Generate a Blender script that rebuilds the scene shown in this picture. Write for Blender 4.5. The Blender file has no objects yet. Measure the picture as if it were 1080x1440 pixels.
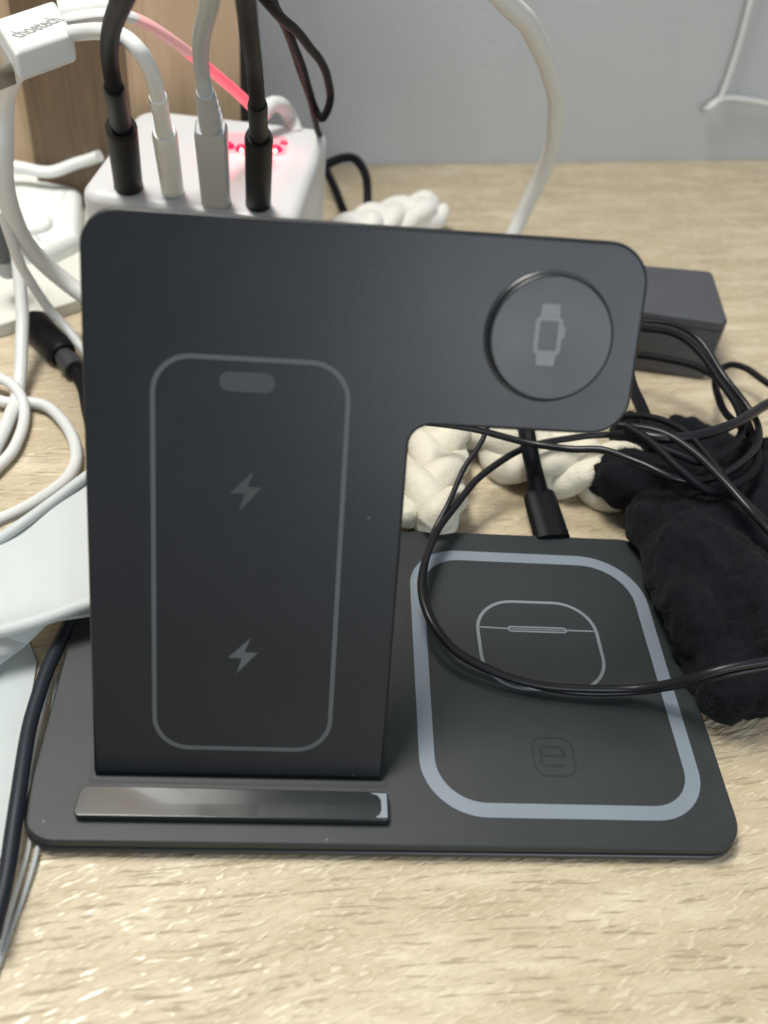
import bpy, bmesh, math, random
from mathutils import Vector, Matrix, noise
from math import sin, cos, pi, radians

S = 0.001          # everything below is written in millimetres
scene = bpy.context.scene
C = scene.collection

# ------------------------------------------------------------------ camera
CAM = Vector((64.78315, -113.30911, 223.06209))
EUL = (0.8179, -0.09006, -0.0327)
FPX = 1320.0
cd = bpy.data.cameras.new('camera')
cam = bpy.data.objects.new('camera', cd); C.objects.link(cam)
cam.location = CAM * S; cam.rotation_euler = EUL
cd.sensor_fit = 'VERTICAL'; cd.sensor_height = 36.0; cd.lens = FPX / 1440 * 36
cd.clip_start = 0.01; cd.clip_end = 50
cd.dof.use_dof = True; cd.dof.focus_distance = 0.275; cd.dof.aperture_fstop = 10.5
scene.camera = cam
from mathutils import Euler
CM = Euler(EUL, 'XYZ').to_matrix()

# ------------------------------------------------------------------ light
w = bpy.data.worlds.new('World'); scene.world = w; w.use_nodes = True
bg = w.node_tree.nodes['Background']
bg.inputs['Color'].default_value = (0.90, 0.95, 1.0, 1); bg.inputs['Strength'].default_value = 0.42

def area(name, loc, target, size, size_y, power, col):
    l = bpy.data.lights.new(name, 'AREA'); l.shape = 'RECTANGLE'; l.size = size; l.size_y = size_y
    l.energy = power; l.color = col
    o = bpy.data.objects.new(name, l); C.objects.link(o); o.location = loc
    o.rotation_euler = (Vector(target) - Vector(loc)).to_track_quat('-Z', 'Y').to_euler()
    return o
area('ceiling_lamp', (-0.16, 0.27, 0.90), (0.08, 0.18, 0), 0.46, 0.26, 15.5, (1.0, 0.97, 0.91))
area('window_light', (0.55, -1.30, 0.62), (0.08, 0.1, 0.05), 0.6, 0.5, 9.0, (0.86, 0.94, 1.0))

scene.view_settings.view_transform = 'Standard'; scene.view_settings.look = 'None'
scene.view_settings.exposure = 0.0; scene.view_settings.gamma = 1.0

# ------------------------------------------------------------------ helpers
def ray(px, py): return CM @ Vector(((px - 540) / FPX, -(py - 720) / FPX, -1.0))
def at(px, py, z=0.0):
    """the place at height z that the sight line through (px, py) meets"""
    d = ray(px, py); t = (z - CAM.z) / d.z
    return CAM + d * t
WA = Vector((73.6, 412.15, 0)); WB = Vector((351.1, 470.7, 0))
WD = (WB - WA).normalized(); WN = Vector((WD.y, -WD.x, 0))       # towards the room
def wall_pt(px, py, off=3.0):
    d = ray(px, py); t = ((WA + WN * off - CAM).dot(WN)) / d.dot(WN)
    return CAM + d * t

def mat(name, col, rough=0.5, metal=0.0, var=0.0, vscale=40, bump=0.0, bscale=900, coat=0.0, sheen=0.0,
        emit=None, estr=0.0, sss=0.0, trans=0.0, spec=0.5, dust=0.0):
    m = bpy.data.materials.new(name); m.use_nodes = True
    nt = m.node_tree; b = nt.nodes['Principled BSDF']
    b.inputs['Base Color'].default_value = (*col, 1)
    b.inputs['Roughness'].default_value = rough; b.inputs['Metallic'].default_value = metal
    b.inputs['Coat Weight'].default_value = coat; b.inputs['Sheen Weight'].default_value = sheen
    b.inputs['Specular IOR Level'].default_value = spec
    b.inputs['Transmission Weight'].default_value = trans
    if sss: b.inputs['Subsurface Weight'].default_value = sss; b.inputs['Subsurface Scale'].default_value = 0.004
    if emit: b.inputs['Emission Color'].default_value = (*emit, 1); b.inputs['Emission Strength'].default_value = estr
    tc = nt.nodes.new('ShaderNodeTexCoord')
    if var:
        n = nt.nodes.new('ShaderNodeTexNoise'); n.inputs['Scale'].default_value = vscale; n.inputs['Detail'].default_value = 5
        r = nt.nodes.new('ShaderNodeMapRange'); r.inputs[3].default_value = 1 - var; r.inputs[4].default_value = 1 + var
        mx = nt.nodes.new('ShaderNodeMix'); mx.data_type = 'RGBA'; mx.blend_type = 'MULTIPLY'; mx.inputs[0].default_value = 1
        mx.inputs[6].default_value = (*col, 1)
        nt.links.new(tc.outputs['Object'], n.inputs['Vector']); nt.links.new(n.outputs['Fac'], r.inputs[0])
        nt.links.new(r.outputs[0], mx.inputs[7]); nt.links.new(mx.outputs[2], b.inputs['Base Color'])
        r2 = nt.nodes.new('ShaderNodeMapRange'); r2.inputs[3].default_value = rough - .08; r2.inputs[4].default_value = rough + .08
        nt.links.new(n.outputs['Fac'], r2.inputs[0]); nt.links.new(r2.outputs[0], b.inputs['Roughness'])
    if dust:
        v = nt.nodes.new('ShaderNodeTexVoronoi'); v.inputs['Scale'].default_value = 130
        nt.links.new(tc.outputs['Object'], v.inputs['Vector'])
        rr = nt.nodes.new('ShaderNodeMapRange'); rr.inputs[1].default_value = .035; rr.inputs[2].default_value = .02
        nt.links.new(v.outputs['Distance'], rr.inputs[0])
        pk = nt.nodes.new('ShaderNodeSeparateColor'); nt.links.new(v.outputs['Color'], pk.inputs[0])
        gt = nt.nodes.new('ShaderNodeMath'); gt.operation = 'GREATER_THAN'; gt.inputs[1].default_value = .66
        nt.links.new(pk.outputs[0], gt.inputs[0])
        ml_ = nt.nodes.new('ShaderNodeMath'); ml_.operation = 'MULTIPLY'; nt.links.new(rr.outputs[0], ml_.inputs[0]); nt.links.new(gt.outputs[0], ml_.inputs[1])
        sm = nt.nodes.new('ShaderNodeTexNoise'); sm.inputs['Scale'].default_value = 14; sm.inputs['Detail'].default_value = 6; sm.inputs['Roughness'].default_value = .7
        nt.links.new(tc.outputs['Object'], sm.inputs['Vector'])
        sr = nt.nodes.new('ShaderNodeMapRange'); sr.inputs[1].default_value = .5; sr.inputs[2].default_value = .8; sr.inputs[4].default_value = dust * .05
        nt.links.new(sm.outputs['Fac'], sr.inputs[0])
        m2 = nt.nodes.new('ShaderNodeMath'); m2.operation = 'MULTIPLY_ADD'; m2.inputs[1].default_value = dust
        nt.links.new(ml_.outputs[0], m2.inputs[0]); nt.links.new(sr.outputs[0], m2.inputs[2])
        dx = nt.nodes.new('ShaderNodeMix'); dx.data_type = 'RGBA'; dx.inputs[7].default_value = (.42, .43, .43, 1)
        nt.links.new(m2.outputs[0], dx.inputs[0])
        if var: nt.links.new(mx.outputs[2], dx.inputs[6])
        else: dx.inputs[6].default_value = (*col, 1)
        nt.links.new(dx.outputs[2], b.inputs['Base Color'])
    if bump:
        n2 = nt.nodes.new('ShaderNodeTexNoise'); n2.inputs['Scale'].default_value = bscale; n2.inputs['Detail'].default_value = 3
        bp = nt.nodes.new('ShaderNodeBump'); bp.inputs['Strength'].default_value = bump; bp.inputs['Distance'].default_value = 0.0004
        nt.links.new(tc.outputs['Object'], n2.inputs['Vector'])
        nt.links.new(n2.outputs['Fac'], bp.inputs['Height']); nt.links.new(bp.outputs[0], b.inputs['Normal'])
    return m

def wood(name, light, dark, fleck, angle, s_along, s_across, bump=0.6, vertical=False, rough=0.42, con=1.0):
    m = bpy.data.materials.new(name); m.use_nodes = True
    nt = m.node_tree; b = nt.nodes['Principled BSDF']; L = nt.links.new; N = nt.nodes.new
    tc = N('ShaderNodeTexCoord')
    rot = N('ShaderNodeMapping'); rot.inputs['Rotation'].default_value = (0, 0, -angle)
    L(tc.outputs['Object'], rot.inputs['Vector'])
    # slow wander of the grain
    wn = N('ShaderNodeTexNoise'); wn.inputs['Scale'].default_value = 9; wn.inputs['Detail'].default_value = 2
    L(rot.outputs[0], wn.inputs['Vector'])
    sub = N('ShaderNodeVectorMath'); sub.operation = 'SUBTRACT'; sub.inputs[1].default_value = (.5, .5, .5)
    L(wn.outputs['Color'], sub.inputs[0])
    sc = N('ShaderNodeVectorMath'); sc.operation = 'SCALE'; sc.inputs['Scale'].default_value = 0.014
    L(sub.outputs[0], sc.inputs[0])
    add = N('ShaderNodeVectorMath'); add.operation = 'ADD'; L(rot.outputs[0], add.inputs[0]); L(sc.outputs[0], add.inputs[1])
    def layer(sa, sx, detail, rgh, shear=0.0):
        mp = N('ShaderNodeMapping')
        mp.inputs['Scale'].default_value = (sx, sx, sa) if vertical else (sa, sx, sx)
        mp.inputs['Rotation'].default_value = (0, 0, shear)
        mp.vector_type = 'POINT'
        # rotate first (separate node) so the stretch follows the sheared grain
        m0 = N('ShaderNodeMapping'); m0.inputs['Rotation'].default_value = (0, 0, shear)
        L(add.outputs[0], m0.inputs['Vector']); mp.inputs['Rotation'].default_value = (0, 0, 0)
        L(m0.outputs[0], mp.inputs['Vector'])
        n = N('ShaderNodeTexNoise'); n.inputs['Scale'].default_value = 1; n.inputs['Detail'].default_value = detail
        n.inputs['Roughness'].default_value = rgh; n.inputs['Distortion'].default_value = 0.4
        L(mp.outputs[0], n.inputs['Vector']); return n.outputs['Fac']
    broad = layer(s_along * .10, s_across * .12, 3, .5)
    mid = layer(s_along * .16, s_across * .16, 5, .6, radians(2))
    fine = layer(s_along * 1.4, s_across * 1.35, 2.5, .55, radians(-13))
    pore = layer(s_along * .42, s_across * 1.35, 2, .5, radians(4))
    def ramp(src, a, c, lo=0., hi=1.):
        r = N('ShaderNodeMapRange'); r.interpolation_type = 'SMOOTHSTEP'; r.inputs[1].default_value = a; r.inputs[2].default_value = c
        r.inputs[3].default_value = lo; r.inputs[4].default_value = hi; L(src, r.inputs[0]); return r.outputs[0]
    def mix(f, A, B):
        x = N('ShaderNodeMix'); x.data_type = 'RGBA'
        if isinstance(f, float): x.inputs[0].default_value = f
        else: L(f, x.inputs[0])
        for i, v in ((6, A), (7, B)):
            if isinstance(v, tuple): x.inputs[i].default_value = (*v, 1)
            else: L(v, x.inputs[i])
        return x.outputs[2]
    base = mix(ramp(broad, .35, .65), light, tuple((l * .62 + d * .38) for l, d in zip(light, dark)))
    base = mix(ramp(mid, .42, .70, 0, .75 * con), base, dark)
    base = mix(ramp(mid, .48, .30, 0, .65 * con), base, fleck)
    base = mix(ramp(pore, .57, .68, 0, .9 * con), base, tuple(c * .8 for c in dark))
    base = mix(ramp(fine, .54, .66, 0, .62 * con), base, fleck)
    L(base, b.inputs['Base Color'])
    L(ramp(fine, .4, .65, rough + .12, rough - .12), b.inputs['Roughness'])
    # embossed grain
    h = N('ShaderNodeMath'); h.operation = 'SUBTRACT'; L(ramp(fine, .42, .66), h.inputs[0]); L(ramp(pore, .55, .75), h.inputs[1])
    h2 = N('ShaderNodeMath'); h2.operation = 'ADD'; L(h.outputs[0], h2.inputs[0]); L(mid, h2.inputs[1])
    bp = N('ShaderNodeBump'); bp.inputs['Strength'].default_value = bump; bp.inputs['Distance'].default_value = 0.0003
    L(h2.outputs[0], bp.inputs['Height']); L(bp.outputs[0], b.inputs['Normal'])
    return m

def put(name, bm, m, parent=None, mats=None, sharp=35, smooth=True):
    """link a bmesh (built in world millimetres) as ONE object"""
    base = Vector((0, 0, 0))
    if parent is not None:
        base = Vector(parent['_base']) if '_base' in parent else base
    bmesh.ops.recalc_face_normals(bm, faces=bm.faces)
    own = base
    if parent is None:
        xs = [v.co for v in bm.verts]
        lo = Vector((min(v.x for v in xs), min(v.y for v in xs), min(v.z for v in xs)))
        hi = Vector((max(v.x for v in xs), max(v.y for v in xs), max(v.z for v in xs)))
        own = Vector(((lo.x + hi.x) / 2, (lo.y + hi.y) / 2, lo.z))
    for v in bm.verts: v.co = (v.co - own) * S
    me = bpy.data.meshes.new(name); bm.to_mesh(me); bm.free()
    for mm in (mats or [m]): me.materials.append(mm)
    if smooth:
        for p in me.polygons: p.use_smooth = True
        me.set_sharp_from_angle(angle=radians(sharp))
    o = bpy.data.objects.new(name, me); C.objects.link(o)
    if smooth and sharp < 80:
        wn_ = o.modifiers.new('weighted_normal', 'WEIGHTED_NORMAL'); wn_.keep_sharp = True; wn_.weight = 80
    if parent is None: o.location = own * S
    else: o.parent = parent
    o['_base'] = tuple(own)
    return o
def tag(o, label=None, cat=None, group=None, kind=None):
    if label: o['label'] = label
    if cat: o['category'] = cat
    if group: o['group'] = group
    if kind: o['kind'] = kind
    return o
def thing(name, loc, label, cat, group=None):
    o = bpy.data.objects.new(name, None); C.objects.link(o); o.empty_display_size = 0.01
    o.location = Vector(loc) * S; o['_base'] = tuple(loc)
    return tag(o, label, cat, group)

def rpoly(pts, rads, n=8):
    out = []; k = len(pts)
    if not isinstance(rads, (list, tuple)): rads = [rads] * k
    for i in range(k):
        p = Vector(pts[i]); a = (Vector(pts[i - 1]) - p).normalized(); b = (Vector(pts[(i + 1) % k]) - p).normalized(); r = rads[i]
        if r <= 0: out.append(p); continue
        half = a.angle(b) / 2; t = r / math.tan(half); c = p + (a + b).normalized() * (r / sin(half))
        v0 = (p + a * t - c); v1 = (p + b * t - c); ang = v0.angle(v1)
        for j in range(n + 1):
            f = j / n
            out.append(c + (v0 * sin((1 - f) * ang) + v1 * sin(f * ang)) / sin(ang))
    return out
def rrect(x0, y0, x1, y1, r, n=8): return rpoly([(x0, y0), (x1, y0), (x1, y1), (x0, y1)], r, n)
def circle(cx, cy, r, n=64): return [Vector((cx + r * cos(2 * pi * i / n), cy + r * sin(2 * pi * i / n))) for i in range(n)]
I4 = Matrix.Identity(4)
def inset(out, d):
    """move an outline inwards by d (mitred)"""
    P = [Vector((p[0], p[1])) for p in out]; k = len(P)
    A = sum(P[i - 1].x * P[i].y - P[i].x * P[i - 1].y for i in range(k)); sg = 1 if A > 0 else -1
    res = []
    for i in range(k):
        a = P[i] - P[i - 1]; b = P[(i + 1) % k] - P[i]
        if a.length < 1e-6: a = b
        if b.length < 1e-6: b = a
        na = Vector((-a.y, a.x)).normalized() * sg; nb = Vector((-b.y, b.x)).normalized() * sg
        m = (na + nb); m = m.normalized() if m.length > 1e-6 else na
        res.append(P[i] + m * d / max(.35, m.dot(na)))
    return res
def prism(bm, out, z0, z1, bevel=0.0, M=I4, both=False, seg=3):
    """solid with a flat outline and rounded rims"""
    lv = []
    if bevel and both:
        for k_ in range(seg + 1):
            a = pi / 2 * k_ / seg; lv.append((bevel * (1 - sin(a)), z0 + bevel * (1 - cos(a))))
    else: lv.append((0, z0))
    if bevel:
        for k_ in range(seg + 1):
            a = pi / 2 * k_ / seg; lv.append((bevel * (1 - cos(a)), z1 - bevel * (1 - sin(a))))
    else: lv.append((0, z1))
    rows = [[bm.verts.new(M @ Vector((p[0], p[1], z))) for p in (inset(out, d) if d > 1e-9 else out)] for d, z in lv]
    n = len(out); bm.faces.new(rows[0][::-1]); bm.faces.new(rows[-1])
    for a, b in zip(rows, rows[1:]):
        for i in range(n): bm.faces.new((a[i], a[(i + 1) % n], b[(i + 1) % n], b[i]))
    return bm
def ringp(bm, outer, inner, z0, z1, M=I4):
    n = len(outer)
    a = [[bm.verts.new(M @ Vector((p[0], p[1], z))) for p in o] for o in (outer, inner) for z in (z0, z1)]
    for i in range(n):
        j = (i + 1) % n
        bm.faces.new((a[1][i], a[1][j], a[3][j], a[3][i])); bm.faces.new((a[0][i], a[0][j], a[1][j], a[1][i]))
        bm.faces.new((a[2][i], a[2][j], a[3][j], a[3][i])); bm.faces.new((a[0][i], a[0][j], a[2][j], a[2][i]))
    return bm
def NB(): return bmesh.new()

def catmull(P, n=10, closed=False):
    P = [Vector(p) for p in P]; out = []; k = len(P)
    rng = range(k) if closed else range(k - 1)
    for i in rng:
        p1, p2 = P[i], P[(i + 1) % k]
        p0 = P[i - 1] if (i > 0 or closed) else p1 * 2 - p2
        p3 = P[(i + 2) % k] if (i + 2 < k or closed) else p2 * 2 - p1
        for j in range(n):
            t = j / n
            out.append(0.5 * ((2 * p1) + (p2 - p0) * t + (2 * p0 - 5 * p1 + 4 * p2 - p3) * t * t + (3 * p1 - p0 - 3 * p2 + p3) * t ** 3))
    if not closed: out.append(P[-1])
    return out
def sweep(bm, path, rad, prof=None, up=Vector((0, 0, 1)), k=10, cap=True, closed=False):
    """tube along a 3D path; rad a number or a list; prof optional unit outline (x side, y up)"""
    if prof is None: prof = [(cos(2 * pi * i / k), sin(2 * pi * i / k)) for i in range(k)]
    k = len(prof); n = len(path); rings = []
    t0 = (path[1] - path[0]).normalized(); nrm = (up - t0 * up.dot(t0))
    if nrm.length < 1e-3: nrm = Vector((1, 0, 0)) - t0 * t0.x
    nrm.normalize()
    for i in range(n):
        if closed: t = (path[(i + 1) % n] - path[i - 1])
        else: t = path[min(i + 1, n - 1)] - path[max(i - 1, 0)]
        if t.length < 1e-6: t = t0.copy()
        t.normalize(); nrm = (nrm - t * nrm.dot(t)).normalized(); side = t.cross(nrm)
        r = rad[i] if isinstance(rad, (list, tuple)) else rad
        rings.append([bm.verts.new(path[i] + (side * p[0] + nrm * p[1]) * r) for p in prof])
    for i in range(n if closed else n - 1):
        a, b = rings[i], rings[(i + 1) % n]
        for j in range(k): bm.faces.new((a[j], a[(j + 1) % k], b[(j + 1) % k], b[j]))
    if cap and not closed:
        bm.faces.new(rings[0][::-1]); bm.faces.new(rings[-1])
    return bm
def seg_tube(bm, a, b, radii, n=None, **kw):
    """straight lathe from a to b with radii [(t, r), ...]"""
    return sweep(bm, [a.lerp(b, t) for t, r in radii], [r for t, r in radii], **kw)
def wpx(p, px): return px * (p - CAM).length / (2 * FPX) * .97      # half the real width of something px wide at p
def pts(L): return [at(x, y, z) for x, y, z in L]
def cable_bm(L, width, n=10, k=10, bm=None, wob=0.0, world=False):
    P = L if world else pts(L)
    path = catmull(P, n)
    if wob:
        path = [p + noise.noise_vector(p * 0.06) * wob for p in path]
    mid = P[len(P) // 2]; r = wpx(mid, width)
    return sweep(bm or NB(), path, r, k=k)

# ------------------------------------------------------------------ materials
stand_m = mat('charcoal_plastic', (0.0098, 0.0138, 0.0152), .55, var=.12, vscale=25, bump=.12, bscale=2500, spec=.5, dust=.45)
panel_m = mat('charcoal_soft_touch', (0.005, 0.0065, 0.0095), .36, var=.2, vscale=18, bump=.10, bscale=2600, spec=.40, dust=.4)
edge_m = mat('charcoal_edge_plastic', (0.016, 0.018, 0.020), .32, spec=.5)
gloss_m = mat('glossy_black_bar', (0.014, 0.017, 0.018), .14, coat=.35, var=.2, vscale=60)
clear_m = mat('clear_film_edge', (0.20, 0.23, 0.25), .22, coat=.5)
print_m = mat('grey_print', (0.055, 0.062, 0.067), .5)
print_dim_m = mat('dim_grey_print', (0.028, 0.032, 0.034), .5)
ring_m = mat('pale_blue_grey_print', (0.165, 0.195, 0.225), .45, var=.1, vscale=60)
engr_m = mat('engraved_dark', (0.008, 0.010, 0.011), .6)
black_m = mat('black_cable_rubber', (0.004, 0.0045, 0.0065), .58, var=.25, vscale=90, spec=.14)
blackg_m = mat('glossy_black_cable', (0.006, 0.006, 0.008), .36, spec=.35, var=.3, vscale=120)
plugb_m = mat('black_plug_plastic', (0.004, 0.004, 0.006), .5, spec=.16)
white_m = mat('white_cable_rubber', (0.58, 0.59, 0.57), .42, var=.05)
whiteg_m = mat('white_gloss_plastic', (0.74, 0.77, 0.75), .22, var=.03, coat=.2)
offw_m = mat('off_white_plastic', (0.60, 0.60, 0.55), .45, var=.04)
frost_m = mat('milky_plastic', (0.54, 0.55, 0.555), .42, sss=.3, bump=.15, bscale=220, var=.05)
grey_m = mat('light_grey_plastic', (0.36, 0.38, 0.385), .42, var=.08)
paper_m = mat('white_paper', (0.43, 0.455, 0.448), .62, var=.04, bump=.2, bscale=300)
sheet_m = mat('pale_grey_sheet', (0.36, 0.40, 0.40), .5, var=.10)
brick_m = mat('dark_adapter_plastic', (0.055, 0.057, 0.065), .44, var=.12, bump=.12, bscale=1800)
metal_m = mat('steel', (0.55, 0.53, 0.48), .3, metal=1.0)
led_m = mat('red_led', (0.35, 0.0, 0.01), .4, emit=(1.0, .0, .035), estr=3.0)
ledcore_m = mat('led_core', (1, .7, .5), .4, emit=(1.0, .55, .35), estr=7)
glow_m = mat('lit_pink_window', (0.60, 0.36, 0.39), .5, emit=(1.0, .10, .16), estr=.10)
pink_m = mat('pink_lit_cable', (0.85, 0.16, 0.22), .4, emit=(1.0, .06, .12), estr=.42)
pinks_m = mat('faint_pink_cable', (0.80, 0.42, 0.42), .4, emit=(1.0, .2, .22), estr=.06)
text_m = mat('grey_lettering', (0.20, 0.21, 0.21), .6)
yarn_m = mat('cream_plush_yarn', (0.60, 0.565, 0.455), .9, var=.10, vscale=120, bump=.9, bscale=1400, sheen=.3)
yarnw_m = mat('white_plush_yarn', (0.66, 0.65, 0.60), .85, var=.06, vscale=120, bump=.7, bscale=1400, sheen=.3)
glove_m = mat('black_fleece', (0.005, 0.006, 0.008), .95, var=.35, vscale=90, bump=1.0, bscale=1500, sheen=.03, spec=.15)
wall_m = mat('grey_wall_paint', (0.43, 0.445, 0.45), .6, var=.07, vscale=9, bump=.9, bscale=420)
desk_m = wood('desk_oak_laminate', (0.50, 0.42, 0.29), (0.40, 0.32, 0.205), (0.62, 0.54, 0.41), radians(10), 150, 700, bump=.72)
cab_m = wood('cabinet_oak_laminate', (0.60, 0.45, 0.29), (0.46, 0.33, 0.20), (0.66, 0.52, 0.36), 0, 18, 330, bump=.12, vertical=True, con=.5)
cab_shade_m = wood('cabinet_oak_shaded', (0.15, 0.098, 0.056), (0.10, 0.062, 0.034), (0.19, 0.128, 0.074), 0, 18, 330, bump=.12, vertical=True, con=.6)  # shaded copy of the cabinet oak, the shade put into the colour
gap_m = mat('dark_edge_band', (0.008, 0.008, 0.009), .5)

# ------------------------------------------------------------------ setting: desk and wall
def slab(name, corners, z0, z1, m, **kw):
    return put(name, prism(NB(), corners, z0, z1), m, smooth=False, **kw)
wl = WA - WD * 900; wr = WA + WD * 1500
d0 = wl - WN * -1; 
desk = slab('desk', [wl + WN * .5, wl + WN * 760, wr + WN * 760, wr + WN * .5], -25, 0, desk_m)
tag(desk, kind='structure')
wall = slab('wall', [wl, wl - WN * 60, wr - WN * 60, wr][::-1], -600, 1500, wall_m)
tag(wall, kind='structure')

# cabinet: lit front face, end panel with its shade painted into the brown, a second board far left
corner = at(205, 235, 0)
fr = at(338, 235, 0)
ca = Vector((corner.x, corner.y, 0)); 
lit_dir = Vector((cos(radians(10)), sin(radians(10)), 0))
x_right = None
# place the cabinet foot where its edges are seen: near corner, right end, far left end
K0 = at(200, 322, 0); K1 = at(340, 293, 0); K2 = at(60, 296, 0)
cab = thing('wooden_cabinet', K0, 'oak-look wooden cabinet with upright grain standing behind the milky charger block', 'cabinet')
n1 = Vector(((K1 - K0).y, -(K1 - K0).x, 0)).normalized()
back = -n1 * 16
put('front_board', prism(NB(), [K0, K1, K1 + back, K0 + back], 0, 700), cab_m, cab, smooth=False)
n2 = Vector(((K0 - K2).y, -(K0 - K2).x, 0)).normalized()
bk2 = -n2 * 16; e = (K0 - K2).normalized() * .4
tag(put('side_board', prism(NB(), [K2, K0 - e, K0 - e + bk2, K2 + bk2], 0, 700), cab_shade_m, cab, smooth=False), 'end board of the cabinet, its shade painted as darker brown')
e1 = (K1 - K0).normalized()
put('dark_edge_strip', prism(NB(), [K1 + e1 * .3, K1 + e1 * 6, K1 + e1 * 6 + back * 3.6, K1 + e1 * .3 + back * 3.6], 0, 700), gap_m, cab, smooth=False)
B0 = at(-90, 262, 0); B1 = at(75, 262, 0)
put('far_board', prism(NB(), [B0, B1, B1 + Vector((0, 10, 0)), B0 + Vector((0, 10, 0))], 0, 700), cab_m, smooth=False)
tag(bpy.data.objects['far_board'], 'pale oak-look board seen as a bright sliver left of the shaded cabinet end', 'board')

# ------------------------------------------------------------------ the charging stand
T = 6.0; W = 180.0; D = 110.65
stand = thing('charging_stand', (90, 55, 0), 'black wireless charging stand with upright phone panel, watch arm and flat earbud pad', 'charger')
bm = NB(); prism(bm, rrect(-.8, -2.1, W + 1.4, D, 9.5), 0.8, 3.1, .9, both=True); put('lower_tray', bm, edge_m, stand)
bm = NB(); prism(bm, rrect(.4, -.6, W + .4, D - 1.1, 8.5), 3.1, 3.6); put('seam', bm, engr_m, stand)
bm = NB(); prism(bm, rrect(-.4, -1.5, W + 1.1, D - .3, 9.0), 3.6, T, .7); put('base_plate', bm, stand_m, stand)
for x, y in ((14, 12), (166, 12), (14, 98), (166, 98)):
    put('rubber_foot', prism(NB(), circle(x, y, 5, 24), 0.02, 0.8), engr_m, stand)
# back panel (an upside down L), leaning back
y0 = 15.656; th = 0.44836
PM = Matrix(((1, 0, 0, 0), (0, sin(th), -cos(th), y0), (0, cos(th), sin(th), T), (0, 0, 0, 1)))
xl, xr, xa, H, h = 14.9, 88.3, 139.2, 138.2, 94.8
out = rpoly([(xl, 1.2), (xr - .3, 1.2), (xr, h), (xa, h), (xa, H), (xl, H)], [0, 0, 5, 9, 9.5, 8.5], 10)
bm = NB(); prism(bm, out, -6.5, 0, .9, M=PM, both=True); panel = put('back_panel', bm, panel_m, stand)
# socket in the base that holds the panel
bm = NB(); ringp(bm, rrect(xl - 1.2, y0 - 1.4, xr + 1.0, y0 + 9, .6, 3), rrect(xl - .4, y0 - .6, xr + .2, y0 + 8, .4, 3), T - .5, T + .05)
put('panel_socket', bm, engr_m, stand)
# phone outline
bm = NB(); ringp(bm, rrect(29.6, 8.8, 74.3, 108.4, 9, 10), rrect(30.7, 9.9, 73.2, 107.3, 8, 10), .02, .10, PM)
put('phone_outline', bm, print_m, panel)
bm = NB(); prism(bm, rrect(44.8, 100.4, 57.2, 104.9, 2.2), .02, .10, M=PM); put('camera_pill', bm, print_dim_m, panel)
BOLT = [(.50, 1.0), (-1.0, -.12), (-.06, -.12), (-.42, -1.0), (1.0, .20), (.10, .20)]
def bolt(u, v, sx, sy, m):
    bm = NB(); prism(bm, [(u + x * sx, v + y * sy) for x, y in BOLT], .02, .10, M=PM); put('lightning_bolt', bm, m, panel, smooth=False)
bolt(51.3, 77.3, 3.7, 5.1, print_dim_m); bolt(51.5, 35.2, 3.6, 4.9, print_m)
# watch puck
wc = (118.0, 116.6)
bm = NB(); sweep(bm, [PM @ Vector((p.x, p.y, .15)) for p in circle(*wc, 14.2, 72)], .5, k=10, closed=True); collar = put('puck_rim', bm, mat('puck_rim_gloss', (0.012, 0.015, 0.019), .33, spec=.6), panel)
bm = NB(); prism(bm, circle(*wc, 14.15), .1, 2.9, .8, M=PM, seg=5)
puck = put('watch_puck', bm, mat('puck_silicone', (0.0055, 0.0075, 0.010), .38, var=.08), panel)
def UV(x, y): return (wc[0] - .9 + x, wc[1] + .6 + y)
bm = NB()
ringp(bm, rrect(*UV(-3.1, -4.3), *UV(3.1, 4.3), 1.4, 5), rrect(*UV(-2.1, -3.3), *UV(2.1, 3.3), .5, 5), 2.92, 3.0, PM)
prism(bm, [UV(-2.2, 4.35), UV(2.2, 4.35), UV(2.0, 6.9), UV(-2.0, 6.9)], 2.92, 3.0, M=PM)
prism(bm, [UV(-2.0, -6.6), UV(2.0, -6.6), UV(2.2, -4.35), UV(-2.2, -4.35)], 2.92, 3.0, M=PM)
prism(bm, [UV(3.12, -.4), UV(3.7, -.2), UV(3.7, 2.2), UV(3.12, 2.4)], 2.92, 3.0, M=PM)
put('watch_symbol', bm, mat('watch_print', (0.15, 0.165, 0.175), .5), panel, smooth=False)
# lip in front of the panel, glossy
bm = NB(); prism(bm, rrect(12.6, 4.2, 89.0, 12.2, 1.2, 4), T, T + 1.2, .25); put('lip_foot', bm, edge_m, stand)
bm = NB(); prism(bm, rpoly([(12.2, 3.9), (89.4, 3.9), (89.4, 11.7), (12.8, 12.1)], [1.4, 1.2, 1.2, 2.2], 6), T + 1.2, T + 2.5, .3)
lip = put('front_lip', bm, gloss_m, stand)
bm = NB()
prism(bm, [(85.9, 4.5), (88.9, 4.5), (88.9, 11.2), (84.6, 11.3), (86.6, 10.6), (87.4, 9.4), (87.5, 6.6), (87.0, 5.4)], T + 2.51, T + 2.57)
put('film_end', bm, clear_m, lip, smooth=False)
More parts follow.
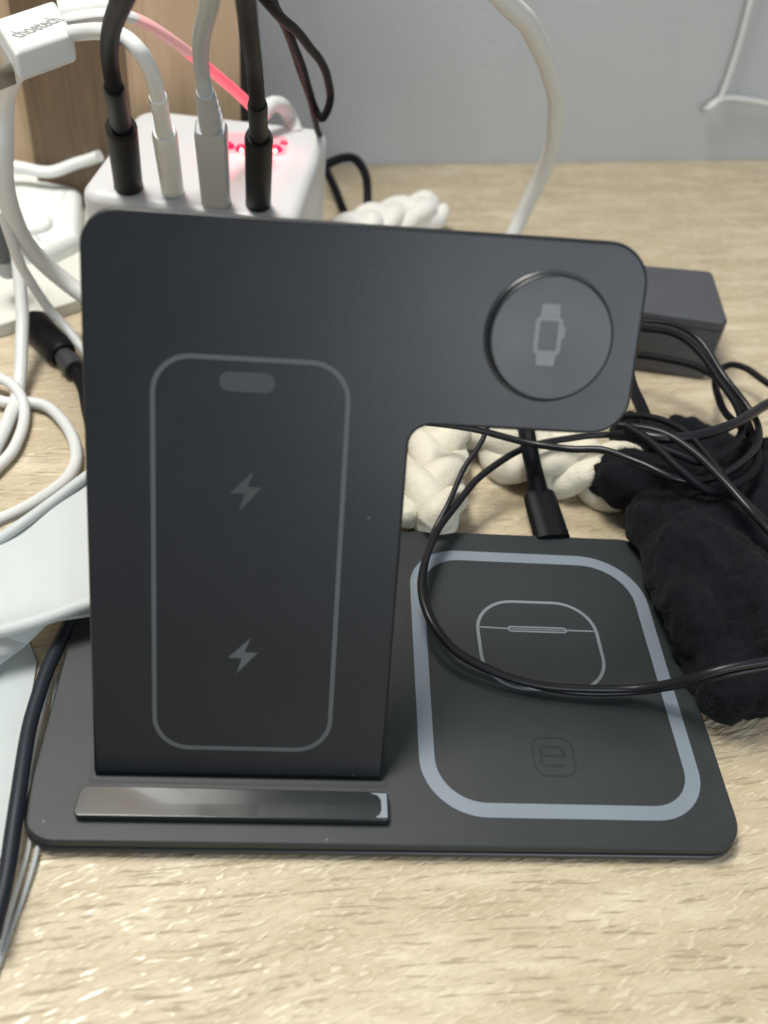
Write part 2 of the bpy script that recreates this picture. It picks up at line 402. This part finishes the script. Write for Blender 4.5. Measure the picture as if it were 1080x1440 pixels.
# charging pad ring with the earbud case symbol
bm = NB(); ringp(bm, rpoly([(98.0, 6.4), (174.4, 6.2), (175.2, 101), (99.4, 101.4)], [17, 15, 20, 16], 14),
                 rpoly([(102.2, 10.5), (170.4, 10.3), (171.0, 96.8), (103.6, 97.2)], [13, 11, 16, 12], 14), T + .02, T + .10)
put('pad_ring', bm, ring_m, stand)
bm = NB(); ringp(bm, rrect(118.4, 46.2, 156.3, 80.5, 12.5, 10), rrect(119.4, 47.2, 155.3, 79.5, 11.5, 10), T + .02, T + .09)
def bar(x0, y0_, x1, y1_, wd, z=T + .09):
    a = Vector((x0, y0_)); b = Vector((x1, y1_)); nn = Vector((-(b - a).y, (b - a).x)).normalized() * wd / 2
    prism(bm, [a - nn, b - nn, b + nn, a + nn], T + .02, z)
bar(119.4, 69.3, 128.2, 69.0, .55); bar(146.6, 69.0, 155.3, 69.0, .55)
ringp(bm, rrect(128.2, 67.8, 146.6, 70.1, 1.1, 5), rrect(128.9, 68.4, 145.9, 69.5, .5, 5), T + .02, T + .09)
bar(129.2, 68.95, 145.6, 68.95, .4, T + .08)
put('earbud_case_symbol', bm, mat('case_print', (.17, .19, .205), .5), stand, smooth=False)
# small debossed emblem
bm = NB(); ringp(bm, rrect(129.3, 18.5, 140.9, 30.7, 3.4, 6), rrect(129.8, 19.0, 140.4, 30.2, 2.9, 6), T + .015, T + .05)
E_ = T + .05
bar(132.4, 27.6, 137.2, 27.6, .8, E_); bar(137.6, 27.6, 138.2, 25.2, .8, E_ - .002); bar(131.8, 24.8, 138.4, 24.8, .8, E_ - .004)
bar(131.8, 27.4, 131.4, 22.2, .8, E_ - .006); bar(131.8, 21.8, 137.8, 21.8, .8, E_ - .008)
put('emblem', bm, mat('debossed_mark', (.0042, .0058, .0064), .6), stand, smooth=False)

# its power plug at the back and the lead running on under the garland
pc = thing('power_lead', at(770, 740, 4), 'black plug and short lead entering the back edge of the charging stand', 'cable')
bm = NB(); a = Vector((149.2, 109.5, 4.6)); b = at(757, 694, 8)
RB = [(cos(t) * (1 + .25 * abs(sin(2 * t))), .62 * sin(t) * (1 + .25 * abs(sin(2 * t)))) for t in [2 * pi * i / 20 for i in range(20)]]
seg_tube(bm, a, b, [(0, 5.4), (.85, 5.1), (.97, 4.8), (1, 4.2)], prof=RB); put('plug', bm, plugb_m, pc)
bm = NB(); path = catmull([b, at(752, 665, 15), at(746, 638, 23), at(740, 604, 27), at(732, 556, 24), at(724, 500, 10)], 8)
n_ = len(path); sweep(bm, path, [3.7 - .8 * min(1, i / 9) for i in range(n_)]); put('lead', bm, black_m, pc)

# ------------------------------------------------------------------ milky charger block with LED window
ZT = 60
tp = [at(108, 268, ZT), at(417, 314, ZT), at(463, 180, ZT), at(196, 150, ZT)]
blk = thing('charger_block', (20, 280, 0), 'milky white multi-port charger block with glowing red lights and four plugs in its top', 'charger')
bm = NB(); prism(bm, rpoly([p.xy for p in tp], [9, 9, 8, 11], 8), 0, ZT, 4.5, seg=6); put('housing', bm, frost_m, blk)
def zc(pyb, py, k=2.45): return ZT + (pyb - py) / k
def decal(name, ctr, hw, hd, m, z, par, r=.8):
    c_ = at(*ctr, ZT); bm = NB(); prism(bm, rrect(c_.x - hw, c_.y - hd, c_.x + hw, c_.y + hd, r, 4), ZT - .1, ZT + z); return put(name, bm, m, par)
decal('display_window', (360, 203), 13, 10.5, glow_m, .15, blk, 3)
for (px, py), s_ in (((340, 211), 3.1), ((388, 212), 3.2), ((321, 207), 3.0), ((399, 202), 2.0)):
    c_ = at(px, py, ZT); bm = NB(); bmesh.ops.create_icosphere(bm, subdivisions=2, radius=s_, matrix=Matrix.Translation(Vector((c_.x, c_.y, ZT - .6)))); put('indicator_light', bm, led_m, blk)
for px, py in ((340, 211), (387, 212)):
    c_ = at(px, py, ZT + 2); bm = NB(); bmesh.ops.create_icosphere(bm, subdivisions=1, radius=.8, matrix=Matrix.Translation(Vector((c_.x, c_.y - .6, ZT + 2.1)))); put('light_core', bm, ledcore_m, blk)
for i, (px, py) in enumerate(((324, 208), (392, 206))):
    l = bpy.data.lights.new('indicator_glow', 'POINT'); l.energy = .0034; l.color = (1, .05, .09); l.shadow_soft_size = .002
    o = bpy.data.objects.new('indicator_glow', l); C.objects.link(o); o.location = at(px, py, ZT + 4) * S
for px, py in ((181, 262), (243, 268), (303, 281), (363, 286)):
    decal('port', (px, py), 3.6, 2.0, engr_m, .12, blk, 1.2)

RBOX = [(max(-1, min(1, 1.25 * cos(t))), .72 * max(-1, min(1, 1.25 * sin(t)))) for t in [2 * pi * i / 24 + .02 for i in range(24)]]
def plug_cable(name, label, base, top, boot, cab_pts, wb, wcable, pm, cm, prof=None, cabextra=None):
    (bx, by), (tx, ty), (ox, oy) = base, top, boot
    A = at(bx, by, ZT + .2); B = at(tx, ty, zc(by, ty)); O = at(ox, oy, zc(by, oy))
    t = thing(name, A, label, 'cable')
    r = wpx(A, wb)
    kw = dict(prof=prof) if prof else dict(k=20)
    bm = NB(); seg_tube(bm, A, B, [(0, r * .9), (.03, r), (.95, r), (1, r * .86)], up=Vector((0, -1, 0)), **kw); put('plug', bm, pm, t)
    rc = wpx(O, wcable)
    put('plug_base_rim', seg_tube(NB(), A + Vector((0, 0, -.15)), A + Vector((0, 0, 1.0)), [(0, r * 1.04), (1, r * 1.04)], up=Vector((0, -1, 0)), **kw), metal_m if 'rightmost' in label else pm, t)
    bm = NB(); seg_tube(bm, B, O, [(0, r * .68), (.5, r * .62), (.9, rc * 1.3), (1, rc * 1.15)], k=16); put('strain_relief', bm, pm, t)
    P = [O - (O - B).normalized() * 1.5] + [at(*p) for p in cab_pts]
    path = catmull(P, 10)
    put('lead', sweep(NB(), path, rc, k=12), cm, t)
    return t
plug_cable('usb_cable', 'black cable with barrel plug at the left end of the charger block', (181, 263), (170, 175), (160, 122),
           [(154, 80, 128), (157, 40, 142), (172, 0, 158), (190, -40, 170)], 37, 22, plugb_m, black_m)
plug_cable('usb_cable', 'white cable with slim round plug, second from left, arching up into the white joiner', (243, 270), (231, 185), (222, 135),
           [(214, 105, 124), (196, 72, 132), (170, 50, 134), (140, 44, 132), (108, 46, 128), (96, 48, 126)], 30, 20, white_m, white_m)
t3 = plug_cable('usb_cable', 'light grey cable with boxy ribbed plug, third from left on the charger block', (304, 284), (296, 178), (288, 128),
           [(283, 95, 132), (283, 55, 146), (293, 10, 160), (300, -40, 172)], 37, 20, grey_m, grey_m, prof=RBOX)
for k_ in range(4):
    yy = 168 - k_ * 10; xx = 296 - k_ * 1.9; c_ = at(xx, yy, zc(284, yy)); d_ = at(xx - .4, yy - 2.6, zc(284, yy - 2.6))
    put('rib', seg_tube(NB(), c_, d_, [(0, 3.9 - k_ * .3), (1, 3.9 - k_ * .3)], k=18), grey_m, t3)
plug_cable('usb_cable', 'black cable with straight black plug over the red lights, rightmost on the charger block', (363, 288), (364, 190), (362, 145),
           [(358, 100, 132), (352, 55, 148), (346, 5, 162), (342, -40, 174)], 34, 21, plugb_m, black_m)
# white cable lit red
t = thing('glowing_cable', at(345, 145, 80), 'flat white cable turning glowing pink red where it runs down to the black plug', 'cable')
P = [at(*p) for p in ((92, 28, 124), (150, 20, 128), (190, 26, 126), (235, 52, 118), (285, 90, 104), (325, 123, 92), (350, 146, 84), (362, 160, 80))]
path = catmull(P, 10); flat = [(cos(a), .55 * sin(a)) for a in [2 * pi * i / 14 for i in range(14)]]
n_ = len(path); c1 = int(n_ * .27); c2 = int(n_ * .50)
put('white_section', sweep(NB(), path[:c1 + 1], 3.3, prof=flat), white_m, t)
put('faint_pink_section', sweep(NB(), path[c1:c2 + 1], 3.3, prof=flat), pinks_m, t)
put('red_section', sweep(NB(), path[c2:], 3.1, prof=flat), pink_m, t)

# white joiner with lettering
Zj = 128
jt = thing('cable_joiner', at(55, 60, Zj - 12), 'white plastic cable joiner block with small grey lettering, top left', 'connector')
q = [at(-8, 26, Zj), at(77, -2, Zj), at(104, 44, Zj), at(20, 72, Zj)]
bm = NB(); lo_ = [p + Vector((0, 0, -9)) for p in q]
vs = [bm.verts.new(p) for p in q + lo_]
for f_ in ((0, 1, 2, 3), (7, 6, 5, 4), (0, 4, 5, 1), (1, 5, 6, 2), (2, 6, 7, 3), (3, 7, 4, 0)): bm.faces.new([vs[i] for i in f_])
bmesh.ops.bevel(bm, geom=bm.edges[:], offset=1.8, segments=4, profile=.5, affect='EDGES')
put('shell', bm, white_m, jt)
cu = bpy.data.curves.new('lettering', 'FONT'); cu.body = 'choetech'; cu.size = 1; cu.align_x = 'CENTER'; cu.align_y = 'CENTER'; cu.extrude = 0.01; cu.offset = 0.018; cu.resolution_u = 3
to = bpy.data.objects.new('tmp', cu); C.objects.link(to); bpy.context.view_layer.update()
me = bpy.data.meshes.new_from_object(to.evaluated_get(bpy.context.evaluated_depsgraph_get())); bpy.data.objects.remove(to)
ux = (at(82, 26, Zj) - at(20, 51, Zj)); lw = max(v.co.x for v in me.vertices) - min(v.co.x for v in me.vertices)
uxn = ux.normalized(); uyn = (Vector((0, 0, 1)).cross(uxn)).normalized(); ks = ux.length / lw
bm = NB(); bm.from_mesh(me); cc = at(51, 38.5, Zj)
for v in bm.verts: v.co = cc + uxn * v.co.x * ks + uyn * v.co.y * ks * 1.35 + Vector((0, 0, .06 + v.co.z * 2))
put('lettering', bm, text_m, jt, smooth=False)
bm = NB(); seg_tube(bm, at(86, 22, Zj - 4), at(156, 14, Zj - 2), [(0, 5.6), (.35, 5.4), (.8, 4.4), (1, 3.6)], k=18); put('strain_relief', bm, white_m, jt)
# metal usb end at the frame edge, behind the joiner
ml = thing('metal_connector', at(0, 70, Zj - 14), 'metal connector end poking out at the top left picture edge', 'connector')
q = [at(-30, 52, Zj - 6), at(2, 44, Zj - 6), at(18, 88, Zj - 6), at(-14, 100, Zj - 6)]
bm = NB(); prism(bm, [p.xy for p in q], Zj - 12, Zj - 6, .6); put('shell', bm, metal_m, ml)

# ------------------------------------------------------------------ cables at the left
def lone(name, label, P, width, m, n=10, k=12, wob=0, group=None, prof=None, cat='cable', cap=True):
    pp = [Vector(p) if len(p) == 3 and isinstance(p, Vector) else at(*p) for p in P]
    path = [p + noise.noise_vector(p * .05 + Vector((len(name) * 3.1, pp[0].x * .1, 0))) * .7 for p in catmull(pp, n)]
    r = wpx(pp[len(pp) // 2], width)
    o = put(name, sweep(NB(), path, r, k=k, prof=prof), m)
    return tag(o, label, cat, group)
lone('white_cable', 'thick white cable dropping from the joiner and sweeping down behind the stand', 
     [(34, 88, 118), (16, 108, 112), (6, 150, 100), (2, 210, 86), (8, 270, 70), (26, 325, 52), (58, 368, 36), (92, 398, 26), (130, 424, 20)], 25, white_m)
lone('white_cable', 'white cable hanging in a long loop at the left edge down onto the desk',
     [(6, 250, 60), (18, 320, 44), (26, 370, 34), (30, 420, 24), (30, 480, 14), (26, 545, 5), (12, 590, 4), (-12, 640, 4)], 17, white_m)
lone('white_cable', 'thin white cable slanting down to the left edge of the black panel',
     [(2, 296, 62), (18, 345, 48), (36, 385, 34), (62, 425, 20), (90, 458, 12), (115, 488, 8), (150, 530, 5)], 13, white_m)
lone('white_cable', 'white cable loop lying on the desk, its bend just left of the panel',
     [(-20, 556, 3), (8, 566, 3), (40, 565, 3), (70, 574, 3), (98, 604, 3), (107, 640, 4), (98, 668, 6), (74, 692, 9), (36, 716, 12), (-20, 742, 14)], 17, white_m)
lone('white_cable', 'short white cable loop crossing over the other loop at the left picture edge',
     [(-25, 524, 7), (0, 532, 7), (22, 546, 7), (34, 570, 5), (32, 598, 3), (18, 630, 3), (-4, 654, 3), (-25, 676, 3)], 15, white_m)
lone('white_cable', 'white cable rising along the rim of the white holder towards the charger block',
     [(-25, 236, 24), (20, 234, 24), (60, 241, 23), (82, 240, 24), (110, 230, 28), (140, 220, 34)], 15, whiteg_m)
# white holder body and slab
sl = [at(-70, 250, 6), at(140, 262, 6), at(126, 416, 6), at(-70, 478, 6)]
wt = thing('white_tray', at(30, 400, 0), 'flat off-white plastic tray lying under the white cables', 'tray')
bm = NB(); prism(bm, rpoly([p.xy for p in sl][::-1], 5, 6), 0.3, 6, .9); put('tray_body', bm, offw_m, wt)
hd = thing('white_holder', at(40, 300, 6), 'glossy white rounded plastic holder with a round boss left of the charger block', 'holder')
tpq = [at(-40, 236, 15), at(60, 240, 15), at(116, 252, 15), at(112, 325, 15), at(60, 350, 15), at(-30, 330, 15)]
bm = NB(); prism(bm, rpoly([p.xy for p in tpq][::-1], 5, 6), 6.05, 15, 5.5, seg=7); put('body', bm, whiteg_m, hd)
c_ = at(42, 308, 18); bm = NB(); prism(bm, circle(c_.x, c_.y, 9.5, 40), 14.9, 18.5, 3.0, seg=6); put('round_boss', bm, whiteg_m, hd)
bm = NB(); c2_ = at(92, 243, 18); bmesh.ops.create_uvsphere(bm, u_segments=20, v_segments=12, radius=4, matrix=Matrix.Translation(Vector((c2_.x, c2_.y, 17))) @ Matrix.Diagonal((1.5, .8, .7, 1))); put('button', bm, whiteg_m, hd)
gp = thing('grey_plug', at(4, 370, 20), 'dark grey plug with pale tip at the left edge, leaning on the white tray', 'plug')
put('body', seg_tube(NB(), at(-12, 300, 44), at(8, 362, 26), [(0, 5.5), (.9, 5.5), (1, 4.5)], k=18), mat('mid_grey_plastic', (.10, .11, .11), .4), gp)
put('tip', seg_tube(NB(), at(8, 362, 26), at(13, 385, 18), [(0, 4.6), (.8, 4.6), (1, 3.6)], k=18), grey_m, gp)
# black connector behind the panel on the left
bp_ = thing('black_connector', at(70, 480, 4), 'black plug connector lying on the desk between tray and panel', 'connector')
put('body', seg_tube(NB(), at(46, 452, 6), at(90, 500, 5), [(0, 5.0), (.1, 6.2), (.9, 6.0), (1, 5.0)], k=18), plugb_m, bp_)
put('collar', seg_tube(NB(), at(84, 494, 5), at(106, 520, 4.5), [(0, 4.0), (.5, 3.8), (.55, 4.6), (1, 4.2)], k=18), mat('plug_collar', (.03, .033, .038), .4), bp_)
put('lead', sweep(NB(), catmull([at(104, 517, 4.5), at(118, 545, 3.5), at(128, 590, 3), at(150, 650, 3)], 8), 2.6), black_m, bp_)

# white folded sheet left of the panel
fs = thing('white_paper_sleeve', at(50, 780, 6), 'white folded sleeve with a rolled lower rim tucked behind the panel at left', 'sleeve')
up_ = [at(-30, 800, 16), at(20, 772, 18), at(80, 727, 20), at(150, 672, 22)]
lw_ = [at(-30, 892, 12), at(30, 884, 13), at(80, 872, 14), at(152, 856, 15)]
up_ = [at(-30, 784, 16), at(20, 750, 18), at(80, 706, 20), at(150, 652, 22)]
bm = NB(); nU, nV = 24, 12; g = []
cu_, cl_ = catmull(up_, 8), catmull(lw_, 8)
for i in range(len(cu_)):
    g.append([cu_[i].lerp(cl_[i], j / nV) + Vector((0, 0, 1.2 * sin(pi * j / nV) + .5 * sin(i * .5))) for j in range(nV + 1)])
top = [[bm.verts.new(p) for p in row] for row in g]; bot = [[bm.verts.new(p - Vector((0, 0, 1.2))) for p in row] for row in g]
for i in range(len(g) - 1):
    for j in range(nV):
        bm.faces.new((top[i][j], top[i + 1][j], top[i + 1][j + 1], top[i][j + 1])); bm.faces.new((bot[i][j], bot[i][j + 1], bot[i + 1][j + 1], bot[i + 1][j]))
for i in range(len(g) - 1):
    for j in (0, nV): bm.faces.new((top[i][j], top[i + 1][j], bot[i + 1][j], bot[i][j]))
for j in range(nV):
    for i in (0, len(g) - 1): bm.faces.new((top[i][j], top[i][j + 1], bot[i][j + 1], bot[i][j]))
put('sheet', bm, paper_m, fs, sharp=60)
put('rolled_rim', sweep(NB(), catmull([at(-30, 894, 15), at(30, 880, 15), at(80, 864, 16), at(130, 847, 17)], 8), 2.0, k=14), paper_m, fs)
put('upper_rim', sweep(NB(), catmull([at(-30, 776, 17), at(20, 744, 19), at(80, 701, 21), at(150, 648, 23)], 8), 1.7, k=12), paper_m, fs)
# second flap below
fl = thing('white_flap', at(20, 900, 3), 'pale flap of folded paper peeking out below the rolled rim', 'paper')
q = [at(-30, 885, 9), at(70, 872, 10), at(36, 905, 6), at(-30, 955, 5)]
bm = NB(); vs = [bm.verts.new(p) for p in q] + [bm.verts.new(p + Vector((0, 0, -.8))) for p in q]
for f_ in ((0, 1, 2, 3), (7, 6, 5, 4), (0, 4, 5, 1), (1, 5, 6, 2), (2, 6, 7, 3), (3, 7, 4, 0)): bm.faces.new([vs[i] for i in f_])
put('flap', bm, paper_m, fl, smooth=False)
# pale grey sheet on desk
q = [at(-40, 905, 1.2), at(38, 893, 1.2), at(52, 930, 1.2), at(28, 1080, 1.2), at(10, 1200, 1.2), at(-40, 1230, 1.2)]
o = put('grey_card', prism(NB(), rpoly([p.xy for p in q][::-1], 1.5, 4), .2, 1.2, .2), sheet_m)
tag(o, 'pale blue grey card flat on the desk at the left edge', 'card')
lone('black_cable', 'thick black cable running along the left side of the charging base',
     [(108, 850, 5), (92, 884, 5), (70, 935, 6), (48, 1000, 7), (36, 1060, 7.5), (24, 1130, 8), (10, 1220, 8), (-12, 1320, 8)], 21, mat('blue_black_cable', (0.008, 0.011, 0.018), .5, spec=.3))
for k_, (dx, lab) in enumerate(((0, 'thin pale cable beside the black one at the front left corner of the base'), (13, 'thin grey cable nearest the front left corner of the base'))):
    lone('thin_cable', lab, [(72 + dx * .6, 950, 1.5), (58 + dx, 1010, 1.5), (46 + dx, 1090, 1.5), (44 + dx, 1180, 1.5), (26 + dx, 1250, 1.5), (2 + dx * .5, 1330, 1.5), (-20, 1400, 1.5)], 6, offw_m if k_ == 0 else grey_m, k=8)

# ------------------------------------------------------------------ cables at the top
lone('black_cable', 'black cable loop hanging before the grey wall right of the charger block',
     [(350, -30, 150), (385, 15, 138), (425, 52, 124), (452, 90, 108), (464, 125, 94), (462, 150, 86), (452, 168, 80), (440, 150, 84), (430, 110, 98), (410, 55, 120), (380, 0, 140), (368, -30, 150)], 10.5, black_m, n=12)
lone('black_cable', 'slack black cable hanging just left of the loop before the grey wall',
     [(372, -30, 140), (392, 20, 126), (410, 62, 112), (424, 104, 98), (436, 146, 84), (446, 178, 68), (452, 200, 50)], 9, black_m, n=12)
lone('black_cable', 'small black cable loop right beside the charger block, against the desk edge',
     [(455, 232, 30), (480, 222, 32), (500, 224, 30), (514, 246, 24), (517, 275, 16), (513, 310, 8), (505, 335, 4), (490, 312, 4), (476, 278, 6), (460, 240, 10)], 12, black_m)
lone('white_cable', 'thick white cable arching in front of the grey wall behind the watch arm',
     [(660, -45, 150), (706, -5, 142), (742, 34, 130), (768, 84, 112), (781, 140, 92), (779, 195, 70), (762, 248, 48), (740, 292, 30), (724, 325, 18), (712, 356, 8)], 22, white_m, k=16)
wp = [wall_pt(1075, -60, 4), wall_pt(1056, 0, 4), wall_pt(1040, 60, 4), wall_pt(1022, 115, 4), wall_pt(1010, 142, 5), wall_pt(993, 154, 6)]
tw = thing('wall_string', wp[-1], 'thin white cord pinned in a hook shape on the grey wall at upper right', 'cord')
put('cord', sweep(NB(), catmull(wp, 8), 1.5, k=10), white_m, tw)
put('branch', sweep(NB(), catmull([wall_pt(990, 156, 5), wall_pt(1012, 140, 5), wall_pt(1045, 140, 4), wall_pt(1110, 152, 4)], 8), 1.5, k=10), white_m, tw)
put('knot', seg_tube(NB(), wall_pt(1004, 146, 5), wall_pt(989, 156, 5), [(0, 1.7), (.7, 2.1), (1, 1.2)], k=10), grey_m, tw)
o = lone('white_cable', 'short bulging white cable end just behind the black plug on the block', [(368, 160, 70), (382, 147, 72), (398, 150, 70), (410, 168, 62), (418, 190, 58)], 20, white_m)

# ------------------------------------------------------------------ cream braided garland
def braid(name, label, P, rs, amp, per, m):
    t = thing(name, P[0], label, 'braid', None)
    path = catmull(P, 24)
    L = [0]
    for i in range(1, len(path)): L.append(L[-1] + (path[i] - path[i - 1]).length)
    tot = L[-1]
    for s_ in range(3):
        ctr, rad = [], []
        for i, p in enumerate(path):
            tg = (path[min(i + 1, len(path) - 1)] - path[max(i - 1, 0)]).normalized()
            sd = tg.cross(Vector((0, 0, 1))).normalized(); u_ = sd.cross(tg)
            ph = 2 * pi * L[i] / per + s_ * 2 * pi / 3
            ctr.append(p + sd * amp * sin(ph) + u_ * amp * .48 * sin(2 * ph))
            e_ = min(1, (L[i] + 1.5) / 6, (tot - L[i] + 1.5) / 6)
            rad.append(rs * (.80 + .20 * cos(2 * ph + .6)) * max(.3, e_ ** .5))
        bm = sweep(NB(), ctr, rad, k=16)
        for v in bm.verts:
            v.co += noise.noise_vector(v.co * .35) * .4 + noise.noise_vector(v.co * 1.1) * .12
        put('strand', bm, m, t, sharp=80)
    return t
braid('braided_garland', 'plump cream braid showing through the notch right beside the phone panel',
      [at(600, 742, 8), at(606, 700, 9), at(612, 650, 9), at(618, 600, 9), at(612, 540, 9), at(600, 480, 9)], 8.0, 7.4, 58, yarn_m)
braid('braided_garland', 'cream braid crossing behind the power plug under the watch arm',
      [at(900, 672, 9), at(850, 664, 9), at(800, 650, 9), at(745, 640, 9), at(700, 610, 9), at(670, 560, 9)], 8.4, 8.2, 54, yarn_m)
braid('braided_garland', 'bright white braid end on the far desk above the panel top',
      [at(612, 292, 9), at(586, 300, 10), at(552, 306, 9), at(520, 316, 9), at(480, 335, 9)], 7.6, 6.6, 50, yarnw_m)

# ------------------------------------------------------------------ black power adapter
ad = thing('power_adapter', at(960, 430, 0), 'dark grey power adapter brick on the desk behind the watch arm', 'adapter')
ZA = 30
q = [at(868, 430, ZA), at(1026, 452, ZA), at(1003, 380, ZA), at(868, 368, ZA)]
bm = NB(); prism(bm, rpoly([p.xy for p in q], [2, 3, 3, 2], 5), 0.3, ZA, 2.0, both=True, seg=4); put('case', bm, brick_m, ad)
ao = rpoly([(p.x, p.y) for p in q], [2, 3, 3, 2], 5)
bm = NB(); ringp(bm, inset(ao, -.12), inset(ao, .5), 24.6, 25.1); put('seam', bm, engr_m, ad)

# ------------------------------------------------------------------ black fleece glove
def capsule(bm, a, b, r1, r2, n=7):
    for i in range(n + 1):
        t = i / n; p = a.lerp(b, t); r = r1 + (r2 - r1) * t
        bmesh.ops.create_icosphere(bm, subdivisions=2, radius=r, matrix=Matrix.Translation(p))
bm = NB()
G = lambda x, y, z: at(x, y, z)
capsule(bm, G(864, 672, 13), G(930, 694, 14), 11.2, 11.8)            # thumb
capsule(bm, G(895, 612, 11), G(1000, 700, 13), 9.5, 15, 9)
capsule(bm, G(930, 735, 15), G(1010, 770, 16), 12, 16)
capsule(bm, G(990, 670, 12), G(1100, 760, 14), 12, 15, 9)
capsule(bm, G(975, 780, 16), G(1090, 900, 16), 16, 17, 9)
capsule(bm, G(938, 760, 15), G(985, 890, 14), 9.5, 10.5, 9)
capsule(bm, G(975, 860, 12), G(1022, 966, 11), 9.5, 10, 9)             # finger
capsule(bm, G(1030, 880, 12), G(1068, 968, 10), 13, 10)
capsule(bm, G(1100, 760, 12), G(1120, 955, 11), 16, 11, 9)
capsule(bm, G(1075, 660, 13), G(1112, 820, 14), 13, 15, 9)
capsule(bm, G(950, 612, 14), G(1050, 668, 16), 9, 11, 9)
capsule(bm, G(1040, 640, 11), G(1110, 720, 12), 8, 12, 9)
me = bpy.data.meshes.new('g'); 
bm.to_mesh(me); bm.free(); go = bpy.data.objects.new('tmpg', me); C.objects.link(go)
md = go.modifiers.new('r', 'REMESH'); md.mode = 'VOXEL'; md.voxel_size = 1.1
ms = go.modifiers.new('s', 'SMOOTH'); ms.factor = .5; ms.iterations = 5
bpy.context.view_layer.update()
me2 = bpy.data.meshes.new_from_object(go.evaluated_get(bpy.context.evaluated_depsgraph_get())); bpy.data.objects.remove(go)
bm = NB(); bm.from_mesh(me2); bm.normal_update()
for v in bm.verts:
    n_ = v.normal.copy(); f_ = noise.noise(v.co * .07) * 3.0 + noise.noise(v.co * .2) * 1.5 + noise.noise(v.co * .6) * .4
    v.co += n_ * f_
    if v.co.z < .3: v.co.z = .3
gt_ = thing('glove', at(990, 800, 0), 'fuzzy black fleece glove heaped at the right edge against the charging base', 'glove')
src = [(f.calc_center_median(), f.normal.copy(), f.calc_area()) for f in bm.faces if f.normal.z > -.35 and f.calc_center_median().z > 1.0]
random.seed(4); fb = NB()
for k_ in range(42000):
    c_, n_, a_ = random.choice(src)
    d_ = (n_ + Vector((random.gauss(0, .55), random.gauss(0, .55), random.gauss(0, .45) - .1))).normalized()
    p_ = c_ + Vector((random.uniform(-.6, .6), random.uniform(-.6, .6), random.uniform(-.6, .6))) - n_ * .3
    sd = d_.cross(Vector((random.gauss(0, 1), random.gauss(0, 1), random.gauss(0, 1)))).normalized() * .07
    e_ = p_ + d_ * random.uniform(.7, 1.7)
    if e_.z < .2: continue
    fb.faces.new([fb.verts.new(p_ - sd), fb.verts.new(p_ + sd), fb.verts.new(e_)])
put('shell', bm, glove_m, gt_, sharp=180)
tag(put('pile', fb, mat('black_pile_fibre', (0.009, 0.0105, 0.0135), .7, spec=.3), gt_, smooth=False), kind='stuff')

# ------------------------------------------------------------------ black cable tangle at the right
TG = 'black cables tangled over the glove'
lone('black_cable', 'thin double black cable looping wide over the charging pad and off to the right',
     [(880, 610, 26), (820, 614, 24), (760, 624, 22), (715, 640, 20), (672, 672, 18), (640, 712, 17), (612, 748, 17), (596, 790, 17), (592, 830, 17), (604, 872, 16), (636, 910, 14), (690, 942, 12), (750, 962, 11), (820, 970, 11), (890, 967, 13), (950, 957, 20), (1010, 943, 28), (1120, 922, 33)], 12.2, blackg_m, n=12)
lone('black_cable', 'second strand of the double cable, falling steeply from behind the watch arm',
     [(690, 580, 30), (676, 622, 26), (652, 664, 22), (630, 712, 18.5), (610, 752, 14.5), (600, 790, 13.5), (598, 830, 13), (612, 876, 12), (646, 916, 11), (700, 946, 9), (760, 966, 8.5), (830, 974, 8.5), (900, 971, 10), (960, 963, 17), (1020, 950, 26), (1120, 934, 30)], 9.18, blackg_m, n=12)
lone('black_cable', 'black cable running under the arm edge and bending down over the glove',
     [(600, 596, 30), (680, 606, 28), (750, 624, 27), (800, 632, 30), (850, 632, 33), (900, 650, 35), (945, 672, 35), (985, 676, 34), (1030, 660, 33), (1062, 632, 31), (1066, 600, 30), (1050, 570, 32), (1020, 530, 36), (985, 480, 40), (950, 458, 42), (905, 450, 42), (860, 448, 42)], 10.2, blackg_m, n=12)
lone('black_cable', 'black cable passing below the adapter and curving down to the right',
     [(840, 498, 16), (885, 499, 18), (930, 503, 20), (975, 515, 22), (1012, 534, 24), (1038, 566, 24), (1056, 610, 28), (1064, 650, 30), (1040, 676, 33), (1000, 690, 35), (960, 662, 37), (920, 625, 38), (880, 600, 38)], 11.2, black_m, n=12)
lone('black_cable', 'black cable branching off to the right picture edge behind the tangle',
     [(1052, 612, 28), (1014, 570, 22), (1006, 530, 14), (1022, 514, 12), (1046, 518, 12), (1080, 540, 12), (1120, 560, 12)], 9.18, black_m)
lone('black_cable', 'black cable rising from the wrapped bundle to the right picture edge',
     [(880, 606, 36), (930, 616, 39), (985, 612, 40), (1030, 595, 38), (1070, 574, 34), (1120, 545, 30)], 14.3, blackg_m)
lone('black_cable', 'black cable running diagonally over the glove to the lower right',
     [(870, 598, 36), (930, 608, 40), (975, 636, 41), (1015, 676, 41), (1050, 715, 40), (1080, 745, 38), (1120, 790, 36)], 11.2, blackg_m)
lone('black_cable', 'topmost strand of the bundle wrapped beside the watch arm',
     [(862, 590, 30), (890, 585, 34), (930, 590, 38), (968, 610, 40), (1000, 645, 40), (1030, 690, 39), (1075, 730, 38), (1120, 770, 36)], 10.2, black_m)
lone('black_cable', 'short black cable standing between the arm and the bundle',
     [(880, 520, 20), (893, 552, 24), (905, 582, 28), (915, 612, 30)], 17.4, black_m)
lone('black_cable', 'low strand of the wrapped bundle just under the arm corner',
     [(860, 612, 28), (900, 618, 36), (945, 636, 39), (985, 650, 39), (1015, 640, 38), (1040, 610, 34), (1036, 575, 34), (1016, 540, 36), (985, 496, 40), (950, 470, 42), (900, 460, 42), (850, 458, 42)], 10.2, black_m)

for o in bpy.data.objects:
    if '_base' in o: del o['_base']
